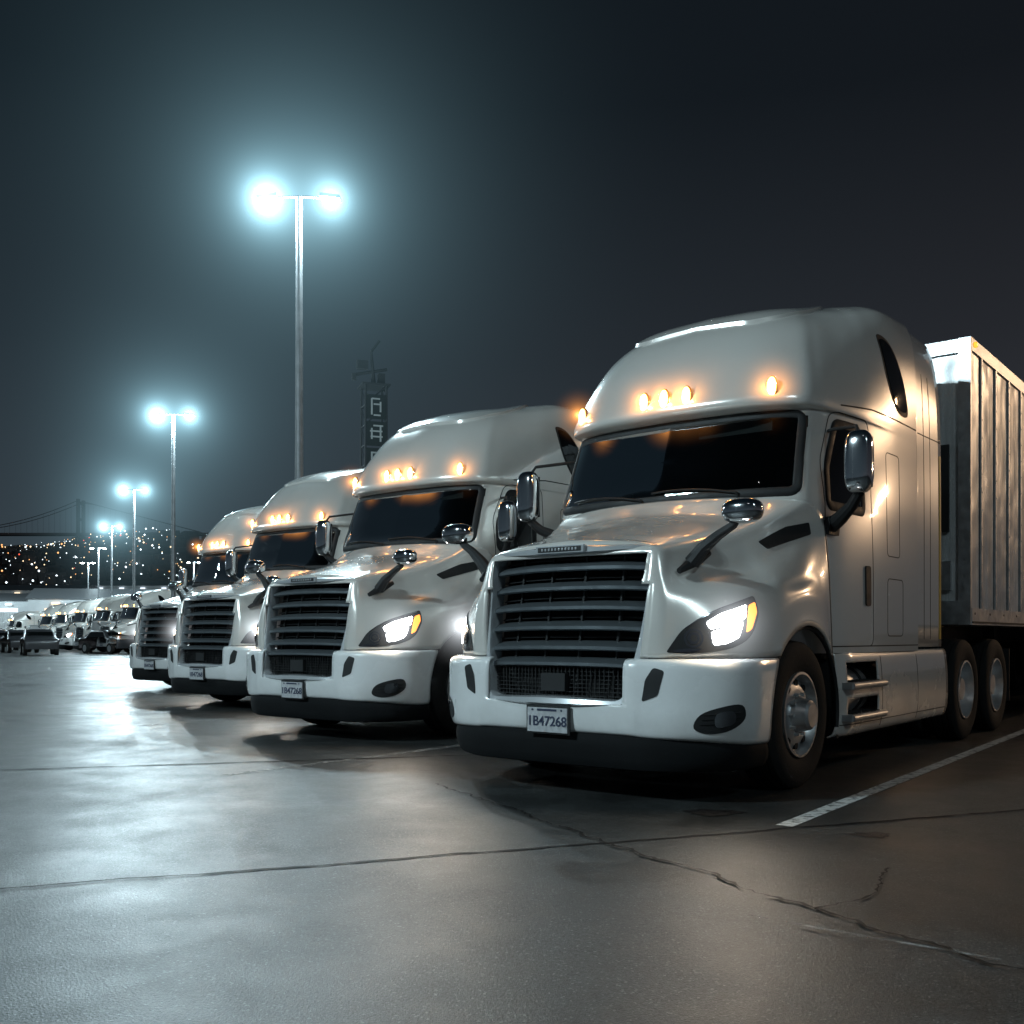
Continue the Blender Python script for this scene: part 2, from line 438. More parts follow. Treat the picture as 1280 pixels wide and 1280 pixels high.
# ------------------------------------------------------------------ truck
WC = (1.30, .525); WR = .63
def build_truck():
    T = empty("semi_truck")
    # hood shell
    H = [
     [(0,.02,.94),(.64,.05,.94),(.86,.13,.94),(1.10,.32,.94),(1.225,.70,.94),(1.245,1.0,.94),(1.25,1.3,.94),(1.245,1.6,.94),(1.225,1.86,.94)],
     [(0,.03,1.12),(.66,.06,1.12),(.86,.14,1.12),(1.10,.34,1.13),(1.22,.70,1.16),(1.25,1.0,1.24),(1.255,1.3,1.28),(1.24,1.6,1.26),(1.215,1.86,1.2)],
     [(0,.05,1.30),(.67,.08,1.30),(.84,.16,1.31),(1.06,.40,1.33),(1.17,.74,1.37),(1.215,1.0,1.42),(1.215,1.3,1.47),(1.20,1.6,1.52),(1.20,1.86,1.56)],
     [(0,.06,1.40),(.68,.095,1.40),(.82,.19,1.40),(1.00,.46,1.42),(1.10,.78,1.46),(1.145,1.0,1.52),(1.15,1.3,1.60),(1.165,1.6,1.68),(1.185,1.86,1.74)],
     [(0,.08,1.50),(.69,.115,1.50),(.79,.23,1.49),(.92,.53,1.50),(1.00,.82,1.55),(1.04,1.0,1.62),(1.07,1.3,1.72),(1.12,1.6,1.82),(1.17,1.86,1.90)],
     [(0,.10,1.60),(.69,.14,1.60),(.765,.27,1.59),(.86,.58,1.62),(.93,.85,1.69),(.96,1.02,1.76),(1.01,1.28,1.85),(1.08,1.55,1.94),(1.145,1.78,2.02)],
     [(0,.115,1.66),(.67,.165,1.66),(.73,.32,1.68),(.80,.62,1.74),(.86,.87,1.80),(.89,1.03,1.85),(.95,1.24,1.92),(1.02,1.44,2.00),(1.09,1.63,2.08)],
     [(0,.135,1.705),(.58,.20,1.70),(.60,.38,1.745),(.62,.65,1.81),(.64,.88,1.87),(.65,1.04,1.91),(.67,1.20,1.96),(.69,1.34,2.04),(.72,1.45,2.115)],
     [(0,.15,1.73),(.25,.21,1.735),(.28,.40,1.78),(.30,.66,1.85),(.32,.89,1.91),(.33,1.03,1.95),(.34,1.16,1.99),(.35,1.28,2.06),(.36,1.39,2.13)],
     [(0,.16,1.74),(0,.23,1.755),(0,.41,1.80),(0,.67,1.865),(0,.88,1.92),(0,1.01,1.96),(0,1.13,2.00),(0,1.25,2.06),(0,1.37,2.135)]]
    D = dense(H, 5, 7)
    r2 = 5 * 2
    for c in range(D.shape[1]):
        if D[0, c, 0] > 1.0:
            dv = abs(D[0, c, 1] - WC[0])
            za = WC[1] + math.sqrt(max(0, WR**2 - dv**2)) if dv < WR else 0
            z0 = D[0, c, 2]; z2 = D[r2, c, 2]
            if za > z0:
                for r in range(r2):
                    D[r, c, 2] = za + (D[r, c, 2] - z0) * (z2 - za) / (z2 - z0)
                    w = 1 - r / r2
                    D[r, c, 0] += .022 * w**3
    v, f = grid_mesh(D); hood_bvh = BVHTree.FromPolygons(v, f)
    def hk(c): return not (abs(c.x) < .655 and c.z < 1.63 and c.y < .2)
    v, f = grid_mesh(D, hk)
    mkobj("hood", v, f, M['paint'], T, merge=True, solid=.02, angle=50)
    # bumper
    B = [
     [(0,.02,.935),(.56,.035,.935),(.70,.06,.935),(.9,.13,.935),(1.12,.28,.935),(1.235,.50,.935),(1.25,.80,.935)],
     [(0,-.03,.915),(.56,-.012,.915),(.70,.012,.915),(.93,.085,.915),(1.155,.25,.915),(1.265,.49,.915),(1.265,.79,.915)],
     [(0,-.05,.85),(.56,-.03,.85),(.70,-.005,.85),(.94,.07,.85),(1.17,.24,.85),(1.275,.48,.85),(1.27,.755,.85)],
     [(0,-.055,.70),(.56,-.035,.70),(.70,-.01,.70),(.94,.07,.70),(1.17,.24,.70),(1.275,.48,.70),(1.27,.70,.70)],
     [(0,-.06,.58),(.56,-.045,.58),(.70,-.02,.57),(.94,.065,.56),(1.165,.24,.56),(1.27,.48,.56),(1.265,.675,.56)],
     [(0,-.045,.46),(.56,-.03,.455),(.70,-.005,.45),(.93,.075,.44),(1.14,.255,.42),(1.235,.48,.40),(1.24,.685,.39)],
     [(0,.0,.43),(.56,.01,.43),(.70,.03,.42),(.88,.11,.41),(1.08,.29,.39),(1.17,.48,.37),(1.17,.69,.36)]]
    D = dense(B, 6, 6); v, f = grid_mesh(D); bb = BVHTree.FromPolygons(v, f)
    def bk(c): return not (abs(c.x) < .56 and .645 < c.z)
    v, f = grid_mesh(D, bk)
    mkobj("bumper", v, f, M['white'], T, merge=True, solid=.015, angle=40)
    A = [
     [(0,-.02,.45),(.56,-.005,.45),(.9,.1,.44),(1.12,.285,.41),(1.21,.5,.40),(1.22,.69,.39)],
     [(0,-.035,.36),(.56,-.02,.36),(.9,.09,.36),(1.13,.275,.35),(1.22,.5,.34),(1.23,.7,.33)],
     [(0,-.01,.22),(.56,.0,.22),(.88,.11,.22),(1.09,.305,.22),(1.17,.5,.22),(1.18,.72,.22)],
     [(0,.15,.2),(.56,.16,.2),(.8,.22,.2),(.95,.4,.2),(1.0,.55,.2),(1.0,.75,.2)]]
    v, f = grid_mesh(dense(A, 4, 5)); mkobj("air_dam", v, f, M['dam'], T, merge=True, solid=.01)
    mb = MB()
    patch(mb, bb, smooth_closed([(.86,.50),(.90,.585),(1.04,.635),(1.17,.645),(1.19,.56),(1.10,.49),(.96,.465)],4), HL, .004, 0, step=.025)
    patch(mb, bb, rounded([(.69,.66),(.79,.70),(.83,.86),(.76,.88),(.71,.80)], .02), FRONT, .004, 0, step=.02)
    patch(mb, bb, smooth_closed([(1.0,.51),(1.0,.59),(1.11,.605),(1.11,.53)],4), HL, .012, 1, step=.02, rings=3)
    for k in range(3): strip(mb, bb, [(.90+k*.01,.525+k*.03),(1.16,.54+k*.03)], HL, .007, .01, 0)
    mb.obj("fog_lamps", [M['black'], M['lampdim']], T)
    mb = MB()
    mb.box((0, -.085, .515), (.33, .012, .165), 0); mb.box((0, -.075, .515), (.36, .012, .19), 1)
    mb.obj("licence_plate", [M['plate'], M['black']], T, smooth=False, bevel=.003)
    cu = bpy.data.curves.new("plate_number", 'FONT'); cu.body = "1B47268"; cu.size = .092; cu.extrude = .002
    cu.align_x = 'CENTER'; cu.align_y = 'CENTER'; cu.materials.append(M['platetext']); cu.offset = .0012
    to = bpy.data.objects.new("plate_number", cu); COL.objects.link(to); to.parent = T
    to.location = (0, -.093, .505); to.rotation_euler = (math.pi/2, 0, 0)
    mb = MB(); mb.box((0, -.093, .583), (.16, .003, .014), 0)
    for sx in (-1, 1): mb.cyl((sx*.12, -.088, .583), (sx*.12, -.096, .583), .007, n=8)
    mb.obj("plate_bolts", M['platetext'], T)

    # grille
    def gy(x, z): return -.055 + .11 * (abs(x) / .68)**2.2 + .17 * max(0, (z - .62)) / 1.05
    out = rounded([(-.665,1.67),(.665,1.67),(.685,1.58),(.66,1.08),(.57,.64),(-.57,.64),(-.66,1.08),(-.685,1.58)], [.03,.03,.1,.3,.07,.07,.3,.1], 6)
    def hw(z):
        zs = [.64, .8, 1.08, 1.58, 1.67]; xs = [.565, .61, .66, .685, .665]
        return float(np.interp(z, zs, xs))
    mb = MB()
    O = resample(out, .03); n = len(O)
    cpt = Vector((0, 1.15)); vv = []
    for q in O:
        nrm = Vector(((q.x - cpt.x), (q.y - cpt.y) * .8)).normalized()
        for (o_, d_) in ((-.036, .09), (-.036, -.014), (-.026, -.040), (.010, -.044), (.024, -.022), (.026, .03)):
            x = q.x + nrm.x * o_; z = q.y + nrm.y * o_
            vv.append((x, gy(x, z) + d_, z))
    ff = []
    for i in range(n):
        j = (i + 1) % n
        for k in range(5): ff.append((i*6+k, i*6+k+1, j*6+k+1, j*6+k))
    mb.add(vv, ff, 0)
    mb.obj("grille_surround", [M['satin']], T, angle=30)
    mb = MB()
    xs = np.linspace(-.66, .66, 15); zs = np.linspace(.64, 1.66, 11)
    g = [[(x, gy(x, z) + .15, z) for x in xs] for z in zs]
    v, f = grid_mesh(np.array(g), mirror=False); mb.add(v, f, 1)
    def louvre(z, th, dep, proud, mi, gap=.035):
        w = hw(z) - gap
        xs = np.linspace(-w, w, 31); v = []
        for x in xs:
            dz = -.016 * (abs(x) / .66)**3
            for dy, ddz in ((dep, th * 1.1), (proud + .05, th*.75), (proud, th * .2), (proud, -th * .3), (proud + .02, -th * .5), (dep, -th*.3)):
                v.append((x, gy(x, z) + dy, z + ddz + dz))
        f = []
        for i in range(30):
            for k in range(6): f.append((i*6+k, i*6+(k+1) % 6, (i+1)*6+(k+1) % 6, (i+1)*6+k))
        f += [tuple(range(6)), tuple(range(180, 186))[::-1]]
        mb.add(v, f, mi)
    for z in (1.545, 1.41, 1.275, 1.14, 1.005): louvre(z, .042, .11, -.004, 0)
    louvre(.895, .040, .10, -.012, 0)
    for z in (1.478, 1.343, 1.208, 1.073, 1.61): louvre(z, .010, .12, .095, 2)
    for x in (-.42, -.14, .14, .42):
        for k in range(24):
            z = .66 + k * .04
            if hw(z) - .05 < abs(x): continue
            mb.box((x, gy(x, z) + .095, z + .02), (.014, .03, .041), 2)
    for i in range(34):
        x = -.53 + i * 1.06 / 33
        mb.box((x, gy(x, .77) + .05, .77), (.005, .01, .20), 2)
    for k in range(8):
        z = .68 + k * .027; w = hw(z) - .04
        for i in range(8):
            x0 = -w + i * 2 * w / 8; x1 = x0 + 2 * w / 8; xm = (x0 + x1) / 2
            mb.box((xm, gy(xm, z) + .05, z), (x1 - x0, .01, .005), 2)
    mb.box((0, gy(0, .77) + .03, .77), (.2, .05, .12), 2)
    mb.obj("grille", [M['grille'], M['void'], M['black']], T, angle=25)
    # badge
    mb = MB()
    mb.box((0, .066, 1.672), (.40, .03, .052), 0); mb.box((0, .050, 1.672), (.36, .006, .034), 1)
    for i in range(11):
        mb.box((-.14 + i * .028, .046, 1.672), (.014, .006, .018), 0)
    mb.obj("hood_badge", [M['satin'], M['black']], T, smooth=False, bevel=.004)

    # headlamps
    hl = rounded([(.70,.975),(.80,1.12),(.98,1.235),(1.30,1.345),(1.335,1.24),(1.27,1.07),(1.12,.995),(.88,.965)], [.02,.05,.2,.02,.06,.08,.1,.1], 5)
    mb = MB()
    patch(mb, hood_bvh, hl, HL, .006, 0, rings=8, step=.03)
    patch(mb, hood_bvh, rounded([(.955,1.165),(1.05,1.22),(1.235,1.28),(1.22,1.19),(1.08,1.145),(.98,1.12)],.015), HL, .012, 1, rings=4, step=.02)
    patch(mb, hood_bvh, rounded([(.985,1.105),(1.08,1.133),(1.205,1.172),(1.17,1.07),(1.08,1.03),(1.0,1.02)],.02), HL, .012, 1, rings=4, step=.02)
    patch(mb, hood_bvh, rounded([(1.255,1.28),(1.30,1.30),(1.31,1.235),(1.265,1.125),(1.225,1.10),(1.24,1.2)],.015), HL, .012, 2, rings=3, step=.02)
    for r, o_, mi in ((.062, .010, 3), (.048, .014, 0), (.038, .018, 3), (.022, .021, 0)):
        patch(mb, hood_bvh, [(.875 + r*math.cos(t*.3142), 1.065 + r*math.sin(t*.3142)) for t in range(20)], HL, o_, mi, rings=2, step=.02)
    patch(mb, hood_bvh, rounded([(.74,.985),(.81,1.0),(.93,1.0),(.90,.983),(.78,.974)],.01), HL, .011, 3, rings=2, step=.02)
    strip(mb, hood_bvh, [(.82,1.125),(.90,1.18),(.98,1.222),(1.27,1.325)], HL, .012, .012, 3, step=.03)
    mb.obj("headlamps", [M['black'], M['led'], M['ambers'], M['lampdim']], T)
    for sx in (-1, 1):
        p, nn = cast(hood_bvh, HL, 1.10, 1.14)
        l = bpy.data.lights.new("headlamp_beam", 'SPOT'); l.energy = 34; l.color = (1, .80, .58); l.shadow_soft_size = .05; l.spot_size = math.radians(150); l.spot_blend = 1.0
        lo = bpy.data.objects.new("headlamp_beam", l); COL.objects.link(lo); lo.parent = T
        lo.location = (sx * (p.x + nn.x * .10), p.y + nn.y * .10, p.z)
        lo.rotation_euler = Vector((0, -1, -.35)).to_track_quat('-Z', 'Y').to_euler()
    mb = MB()
    strip(mb, hood_bvh, [(1.845, .95), (1.842, 1.95)], SIDE, .012, .002)
    patch(mb, hood_bvh, rounded([(1.12,1.69),(1.66,1.83),(1.66,1.92),(1.40,1.87),(1.06,1.74)], .02), SIDE, .005, 0, rings=4, step=.03)
    mb.obj("hood_trim", [M['black']], T)
    mb = MB()
    for sx in (-1, 1):
        pts = []
        for i in range(25):
            t = math.radians(-12 + 204 * i / 24)
            y = WC[0] + (WR - .012) * math.cos(t); z = WC[1] + (WR - .012) * math.sin(t)
            pts.append((sx * 1.235, y, z))
        mb.tube(pts, .016, 8)
    mb.obj("wheel_arch_lip", [M['black']], T)

    # cab shell
    def row(z, cols): return [(c[0], c[1], c[2] if len(c) > 2 else z) for c in cols]
    C = [
     row(.95, [(0,1.5),(.66,1.55),(1.06,1.66),(1.16,1.84),(1.215,2.05),(1.24,2.35),(1.25,2.75),(1.255,3.3),(1.255,3.85)]),
     row(1.5, [(0,1.5),(.66,1.55),(1.06,1.66),(1.16,1.84),(1.21,2.05),(1.235,2.35),(1.25,2.75),(1.255,3.3),(1.255,3.85)]),
     row(2.0, [(0,1.40),(.68,1.46),(1.07,1.62),(1.15,1.80),(1.19,2.02),(1.22,2.35),(1.24,2.75),(1.25,3.3),(1.25,3.85)]),
     row(2.14, [(0,1.39),(.68,1.45),(1.06,1.60),(1.135,1.76),(1.175,2.00),(1.205,2.33),(1.235,2.75),(1.25,3.3),(1.25,3.85)]),
     row(2.5, [(0,1.50),(.66,1.56),(1.03,1.71),(1.10,1.86),(1.145,2.08),(1.185,2.37),(1.225,2.75),(1.245,3.3),(1.245,3.85)]),
     row(2.80, [(0,1.60),(.64,1.66),(1.00,1.81),(1.07,1.95),(1.12,2.15),(1.165,2.41),(1.21,2.75),(1.24,3.3),(1.24,3.85)]),
     row(2.825, [(0,1.48),(.66,1.55),(1.03,1.73),(1.10,1.90),(1.14,2.12),(1.18,2.41),(1.215,2.75),(1.24,3.3),(1.24,3.85)]),
     row(2.87, [(0,1.46),(.66,1.53),(1.03,1.72),(1.105,1.89),(1.145,2.12),(1.185,2.41),(1.215,2.75),(1.24,3.3),(1.24,3.85)]),
     row(3.06, [(0,1.55),(.64,1.62),(.99,1.80),(1.07,1.96),(1.12,2.18),(1.165,2.46),(1.205,2.78),(1.235,3.3),(1.24,3.85)]),
     row(3.30, [(0,1.70),(.60,1.76),(.91,1.93),(1.00,2.09),(1.07,2.30),(1.13,2.54),(1.185,2.83),(1.225,3.3),(1.235,3.85)]),
     row(3.52, [(0,1.88),(.54,1.94),(.83,2.09),(.93,2.24),(1.01,2.44),(1.09,2.65),(1.15,2.9,3.54),(1.21,3.32,3.56),(1.22,3.85,3.58)]),
     row(3.68, [(0,2.09),(.47,2.14),(.72,2.27),(.83,2.41),(.92,2.58,3.69),(1.00,2.76,3.71),(1.08,2.97,3.74),(1.16,3.34,3.79),(1.18,3.85,3.80)]),
     row(3.79, [(0,2.34),(.38,2.39),(.59,2.48),(.69,2.59,3.80),(.79,2.73,3.82),(.87,2.88,3.845),(.96,3.06,3.88),(1.05,3.37,3.93),(1.09,3.85,3.935)]),
     row(3.87, [(0,2.66),(.22,2.69),(.35,2.74),(.44,2.80,3.88),(.53,2.90,3.90),(.61,3.0,3.93),(.69,3.14,3.96),(.78,3.4,4.0),(.82,3.85,4.005)]),
     row(3.92, [(0,2.95,3.915),(0,2.97,3.92),(0,3.0,3.925),(0,3.04,3.93),(0,3.1,3.945),(0,3.17,3.965),(0,3.28,3.99),(0,3.5,4.02),(0,3.85,4.025)])]
    D = dense(C, 7, 6); v, f = grid_mesh(D); cb = BVHTree.FromPolygons(v, f)
    def ck(c):
        if 2.17 < c.z < 2.745 and abs(c.x) < 1.045 and c.y < 1.86 and c.y < 1.64 + (c.z - 2.14) * .32: return False
        if 2.10 < c.z < 2.70 and c.y < 2.48 and c.y > 1.95 + max(0, (c.z - 2.34)) * .55 and abs(c.x) > 1.0: return False
        return True
    v, f = grid_mesh(D, ck)
    mkobj("cab", v, f, M['paint'], T, merge=True, angle=48)
    mb = MB()
    wo = rounded([(-1.055,2.15),(1.055,2.15),(1.015,2.765),(-1.015,2.765)], .06)
    strip(mb, cb, wo, FRONT, .075, .008, 0, closed=True, mirror=False)
    dg = rounded([(1.91,2.07),(2.52,2.07),(2.52,2.735),(2.155,2.735),(1.94,2.36)], .06)
    strip(mb, cb, dg, SIDE, .085, .006, 0, closed=True)
    patch(mb, cb, wo, FRONT, .006, 1, mirror=False, rings=8, step=.05, skirt=-.001)
    patch(mb, cb, dg, SIDE, .004, 1, rings=5, step=.04, skirt=-.001)
    sw = smooth_closed([(3.02,3.56),(3.06,3.63),(3.23,3.57),(3.47,3.34),(3.60,3.06),(3.50,2.99),(3.28,3.04),(3.10,3.28)], 5)
    patch(mb, cb, sw, SIDE, .004, 0, rings=5, step=.03)
    cw = sum(sw) / len(sw)
    patch(mb, cb, [cw + (p - cw) * .88 for p in sw], SIDE, .008, 2, rings=5, step=.03)
    mb.obj("cab_glass", [M['black'], M['glass'], M['glassop']], T, angle=50)
    # interior
    mb = MB()
    mb.box((0, 1.80, 1.95), (2.02, .38, .26), 0); mb.box((.52, 1.86, 2.09), (.5, .22, .09), 0)
    mb.box((0, 2.85, 1.9), (2.2, .05, 1.9), 0)
    mb.box((0, 2.3, 2.86), (2.0, 1.1, .03), 0)
    ring = [(.52 + .24*math.cos(t*math.pi/12), 2.03 + .08*math.sin(t*math.pi/12), 2.0 + .22*math.sin(t*math.pi/12)) for t in range(25)]
    mb.tube(ring, .018, 8, 0)
    mb.box((.52, 2.03, 2.0), (.40, .03, .05), 0)
    for sx in (-1, 1):
        mb.ellip((sx*.55, 2.52, 1.50), (.27, .26, .10), 1, 16, 10, .5); mb.ellip((sx*.55, 2.70, 1.93), (.26, .09, .42), 1, 16, 10, .5)
        mb.ellip((sx*.55, 2.70, 2.43), (.14, .06, .11), 1, 16, 10, .5)
        mb.box((sx*.5, 1.72, 2.70), (.62, .02, .10), 0)
    mb.obj("cab_interior", [M['trim_in'], M['seat']], T, angle=50)
    mb = MB()
    door = rounded([(1.86,1.0),(2.68,1.0),(2.68,2.82),(2.10,2.82),(1.86,2.40)], .08)
    strip(mb, cb, door, SIDE, .012, .0015, closed=True)
    strip(mb, cb, [(2.2,2.88),(2.75,2.93),(3.84,2.93)], SIDE, .016, .0015)
    strip(mb, cb, rounded([(3.02,1.75),(3.34,1.75),(3.34,2.62),(3.02,2.62)], .05), SIDE, .010, .0015, closed=True)
    strip(mb, cb, rounded([(3.02,1.08),(3.42,1.08),(3.42,1.56),(3.02,1.56)], .05), SIDE, .010, .0015, closed=True)
    strip(mb, cb, [(1.95,1.0),(3.84,1.0)], SIDE, .012, .0015)
    mb.obj("body_seams", [M['seam']], T)
    mb = MB()
    patch(mb, cb, rounded([(2.50,1.32),(2.60,1.32),(2.60,1.64),(2.50,1.64)], .03), SIDE, .014, 0, rings=3, step=.03)
    mb.obj("door_hardware", [M['black'], M['chrome']], T)
    mb = MB()
    rp = [(-.50,2.02),(.50,2.02),(.66,2.14),(.76,2.42),(.76,2.8),(.60,3.25),(-.60,3.25),(-.76,2.8),(-.76,2.42),(-.66,2.14)]
    patch(mb, cb, rounded(rp, .15), TOP, .024, 0, mirror=False, rings=10, step=.06, skirt=.002, flare=.03)
    mb.obj("roof_fairing_panel", [M['paint']], T, angle=35)
    mb = MB(); mb2 = MB()
    for i, x in enumerate((-.88, -.19, 0, .19, .84)):
        p, nn = cast(cb, FRONT, x, 2.95)
        mb.ellip(p + nn * .012, (.038, .030, .078))
        mb2.ellip(p, (.052, .024, .096))
        o = MB(); o.ellip((0, 0, 0), (.26, .26, .26), n=14, m=10); o = o.obj("marker_glow", [M['glow_amber']], T); o.location = p + nn * .06  # glowing sphere added as bloom around each marker
        l = bpy.data.lights.new("marker_bulb", 'POINT'); l.energy = 1.3; l.color = (1, .42, .1); l.shadow_soft_size = .02
        lo = bpy.data.objects.new("marker_bulb", l); COL.objects.link(lo); lo.parent = T; lo.location = p + nn * .085
    mb.obj("roof_marker_lamps", [M['amber']], T); mb2.obj("marker_bezels", [M['chrome']], T)
    for sx in (-1, 1):
        p, nn = cast(hood_bvh, HL, 1.10, 1.16); o = MB(); o.ellip((0, 0, 0), (.38, .38, .38), n=16, m=12)
        o = o.obj("headlamp_mist", [M['glow_white']], T); o.location = (sx * (p.x + nn.x * .03), p.y + nn.y * .03, p.z)  # glowing sphere added as bloom around the headlamp
    mb = MB()
    for x0, x1 in ((-.15, -.85), (.65, -.05)):
        pts = []
        for k in range(9):
            x = x0 + (x1 - x0) * k / 8; z = 2.155 + .05 * math.sin(k / 8 * 2.2)
            p, nn = cast(cb, FRONT, x, z); pts.append(p + nn * .025)
        mb.tube(pts, .009, 6)
        p, nn = cast(cb, FRONT, x0, 2.12); mb.cyl(p, pts[0], .02, .012, 8)
    mb.obj("wipers", [M['black']], T)

    # extender behind sleeper
    E = []
    for y, k in ((3.86, .0), (4.1, .004), (4.35, .010), (4.62, .018)):
        E.append([(1.225+k, y, .98), (1.225+k, y, 1.8), (1.222+k, y, 2.6), (1.21+k, y, 3.2), (1.19, y, 3.58), (1.13, y, 3.83), (1.02, y, 3.95), (.6, y, 4.01), (0, y, 4.03)])
    v, f = grid_mesh(dense(E, 3, 4)); eb = BVHTree.FromPolygons(v, f)
    mkobj("side_extender", v, f, M['paint'], T, merge=True, solid=.03, angle=50)
    mb = MB()
    strip(mb, eb, [(3.90, 1.0), (3.90, 3.6)], SIDE, .04, .003, 0)
    strip(mb, eb, [(3.95, 2.93), (4.6, 2.93)], SIDE, .012, .002, 0)
    for yy in (4.12, 4.3): strip(mb, eb, [(yy, 1.05), (yy, 3.5)], SIDE, .010, .002, 0)
    patch(mb, eb, [(4.57,1.05),(4.605,1.05),(4.605,2.8),(4.57,2.8)], SIDE, .004, 1, rings=2, step=.1)
    mb.obj("extender_trim", [M['seam'], M['yellow']], T)
    mb = MB(); mb.box((0, 3.80, 2.3), (2.3, .06, 2.9)); mb.box((0, 1.75, 1.35), (1.7, .3, .9)); mb.obj("cab_rear_wall", [M['black']], T, smooth=False)

    # side fairing with step pockets
    ys = [1.96, 2.2, 2.6, 3.0, 3.8, 4.75]
    F = []
    for z, x in ((.96, 1.225), (.93, 1.245), (.8, 1.262), (.6, 1.27), (.42, 1.262), (.33, 1.235), (.30, 1.19)):
        F.append([(x - (.05 if y < 2 else 0), y, z) for y in ys])
    D = dense(F, 6, 12); v, f = grid_mesh(D); sb = BVHTree.FromPolygons(v, f)
    def sk(c): return not (2.08 < c.y < 2.74 and (.46 < c.z < .60 or .70 < c.z < .87))
    v, f = grid_mesh(D, sk); mkobj("side_fairing", v, f, M['paint'], T, merge=True, solid=.012, angle=35)
    mb = MB()
    for sx in (-1, 1):
        for z in (.455, .70):
            mb.box((sx*1.21, 2.41, z), (.21, .78, .05), 0)
            mb.cyl((sx*1.305, 2.03, z), (sx*1.305, 2.79, z), .028, n=12, mi=0)
            for k in range(8): mb.box((sx*1.21, 2.12 + k*.083, z + .028), (.16, .02, .008), 1)
        mb.cyl((sx*.98, 2.05, .64), (sx*.98, 2.78, .64), .20, n=28, mi=0)
        for y in (2.22, 2.6): mb.cyl((sx*.98, y, .64), (sx*.98, y+.05, .64), .208, n=28, mi=1)
    mb.obj("cab_steps", [M['alu'], M['black']], T, angle=30)
    mb = MB()
    strip(mb, sb, [(2.84,.31),(2.84,.95)], SIDE, .012, .002, 0); strip(mb, sb, [(3.8,.31),(3.8,.95)], SIDE, .010, .002, 0)
    strip(mb, sb, [(2.0,.40),(4.7,.40)], SIDE, .008, .002, 0)
    mb.obj("fairing_seams", [M['seam']], T)
    # mirrors
    mb = MB(); ml = MB(); mg = MB()
    for sx in (-1, 1):
        c = Vector((sx*1.49, 1.66, 2.33))
        ml.ellip(c, (.098, .075, .225), 0, 24, 20, .55); mg.box(c + Vector((0, .066, 0)), (.15, .02, .36), 0)
        mb.tube([(sx*1.16, 1.98, 1.92), (sx*1.28, 1.86, 1.96), (sx*1.41, 1.74, 2.03), (sx*1.49, 1.68, 2.12)], [.065, .055, .042, .035], 10)
        mb.box((sx*1.17, 2.02, 1.91), (.06, .34, .13))
        mb.tube([(sx*1.49, 1.66, 2.50), (sx*1.45, 1.72, 2.60), (sx*1.2, 1.92, 2.64), (sx*1.11, 2.06, 2.66)], .014, 8)
    for sx in (-1, 1):
        mb.tube([(sx*.86, .34, 1.56), (sx*.94, .34, 1.65), (sx*1.04, .36, 1.73), (sx*1.14, .37, 1.79), (sx*1.18, .37, 1.85)], [.055, .045, .034, .028, .022], 10)
        mb.tube([(sx*.83, .22, 1.50), (sx*.87, .38, 1.58), (sx*.9, .5, 1.63)], [.02, .045, .02], 8)
    mb.obj("mirror_arms", [M['black']], T)
    ml.obj("door_mirrors", [M['chrome']], T, angle=60); mg.obj("mirror_glass", [M['black']], T)
    ml = MB()
    for sx in (-1, 1): ml.ellip((sx*1.20, .37, 1.875), (.135, .085, .080), n=24, m=16, e=.75)
    ml.obj("hood_mirrors", [M['chrome']], T, angle=60)
    mb = MB()
    for sx in (-1, 1):
        wheel(mb, (sx*1.06, WC[0], .525), sx)
        for y in (5.62, 6.92): wheel(mb, (sx*1.07, y, .525), sx, True)
    mb.obj("wheels", [M['rubber'], M['alu'], M['void']], T, angle=30)
    mb = MB()
    for sx in (-1, 1):
        mb.box((sx*.42, 4.6, .87), (.09, 6.2, .26)); mb.box((sx*.9, 7.62, .62), (.6, .02, .62))
        mb.box((sx*.95, 2.02, .6), (.5, .03, .6))
        mb.cyl((sx*.85, 2.9, .62), (sx*.85, 4.7, .62), .28, n=24)
    mb.box((0, .95, .95), (1.2, 1.3, .9)); mb.box((0, 1.3, .525), (1.9, .15, .12)); mb.box((0, 5.62, .525), (1.7, .2, .2)); mb.box((0, 6.92, .525), (1.7, .2, .2))
    mb.box((0, 1.4, 1.15), (1.7, .9, .7)); mb.box((0, 2.9, .94), (2.2, 1.9, .08))
    mb.box((0, .45, .42), (1.6, .4, .3))
    mb.cyl((0, 6.1, 1.08), (0, 6.1, 1.16), .48, n=24)
    mb.obj("chassis", [M['frame']], T, smooth=False)
    return T

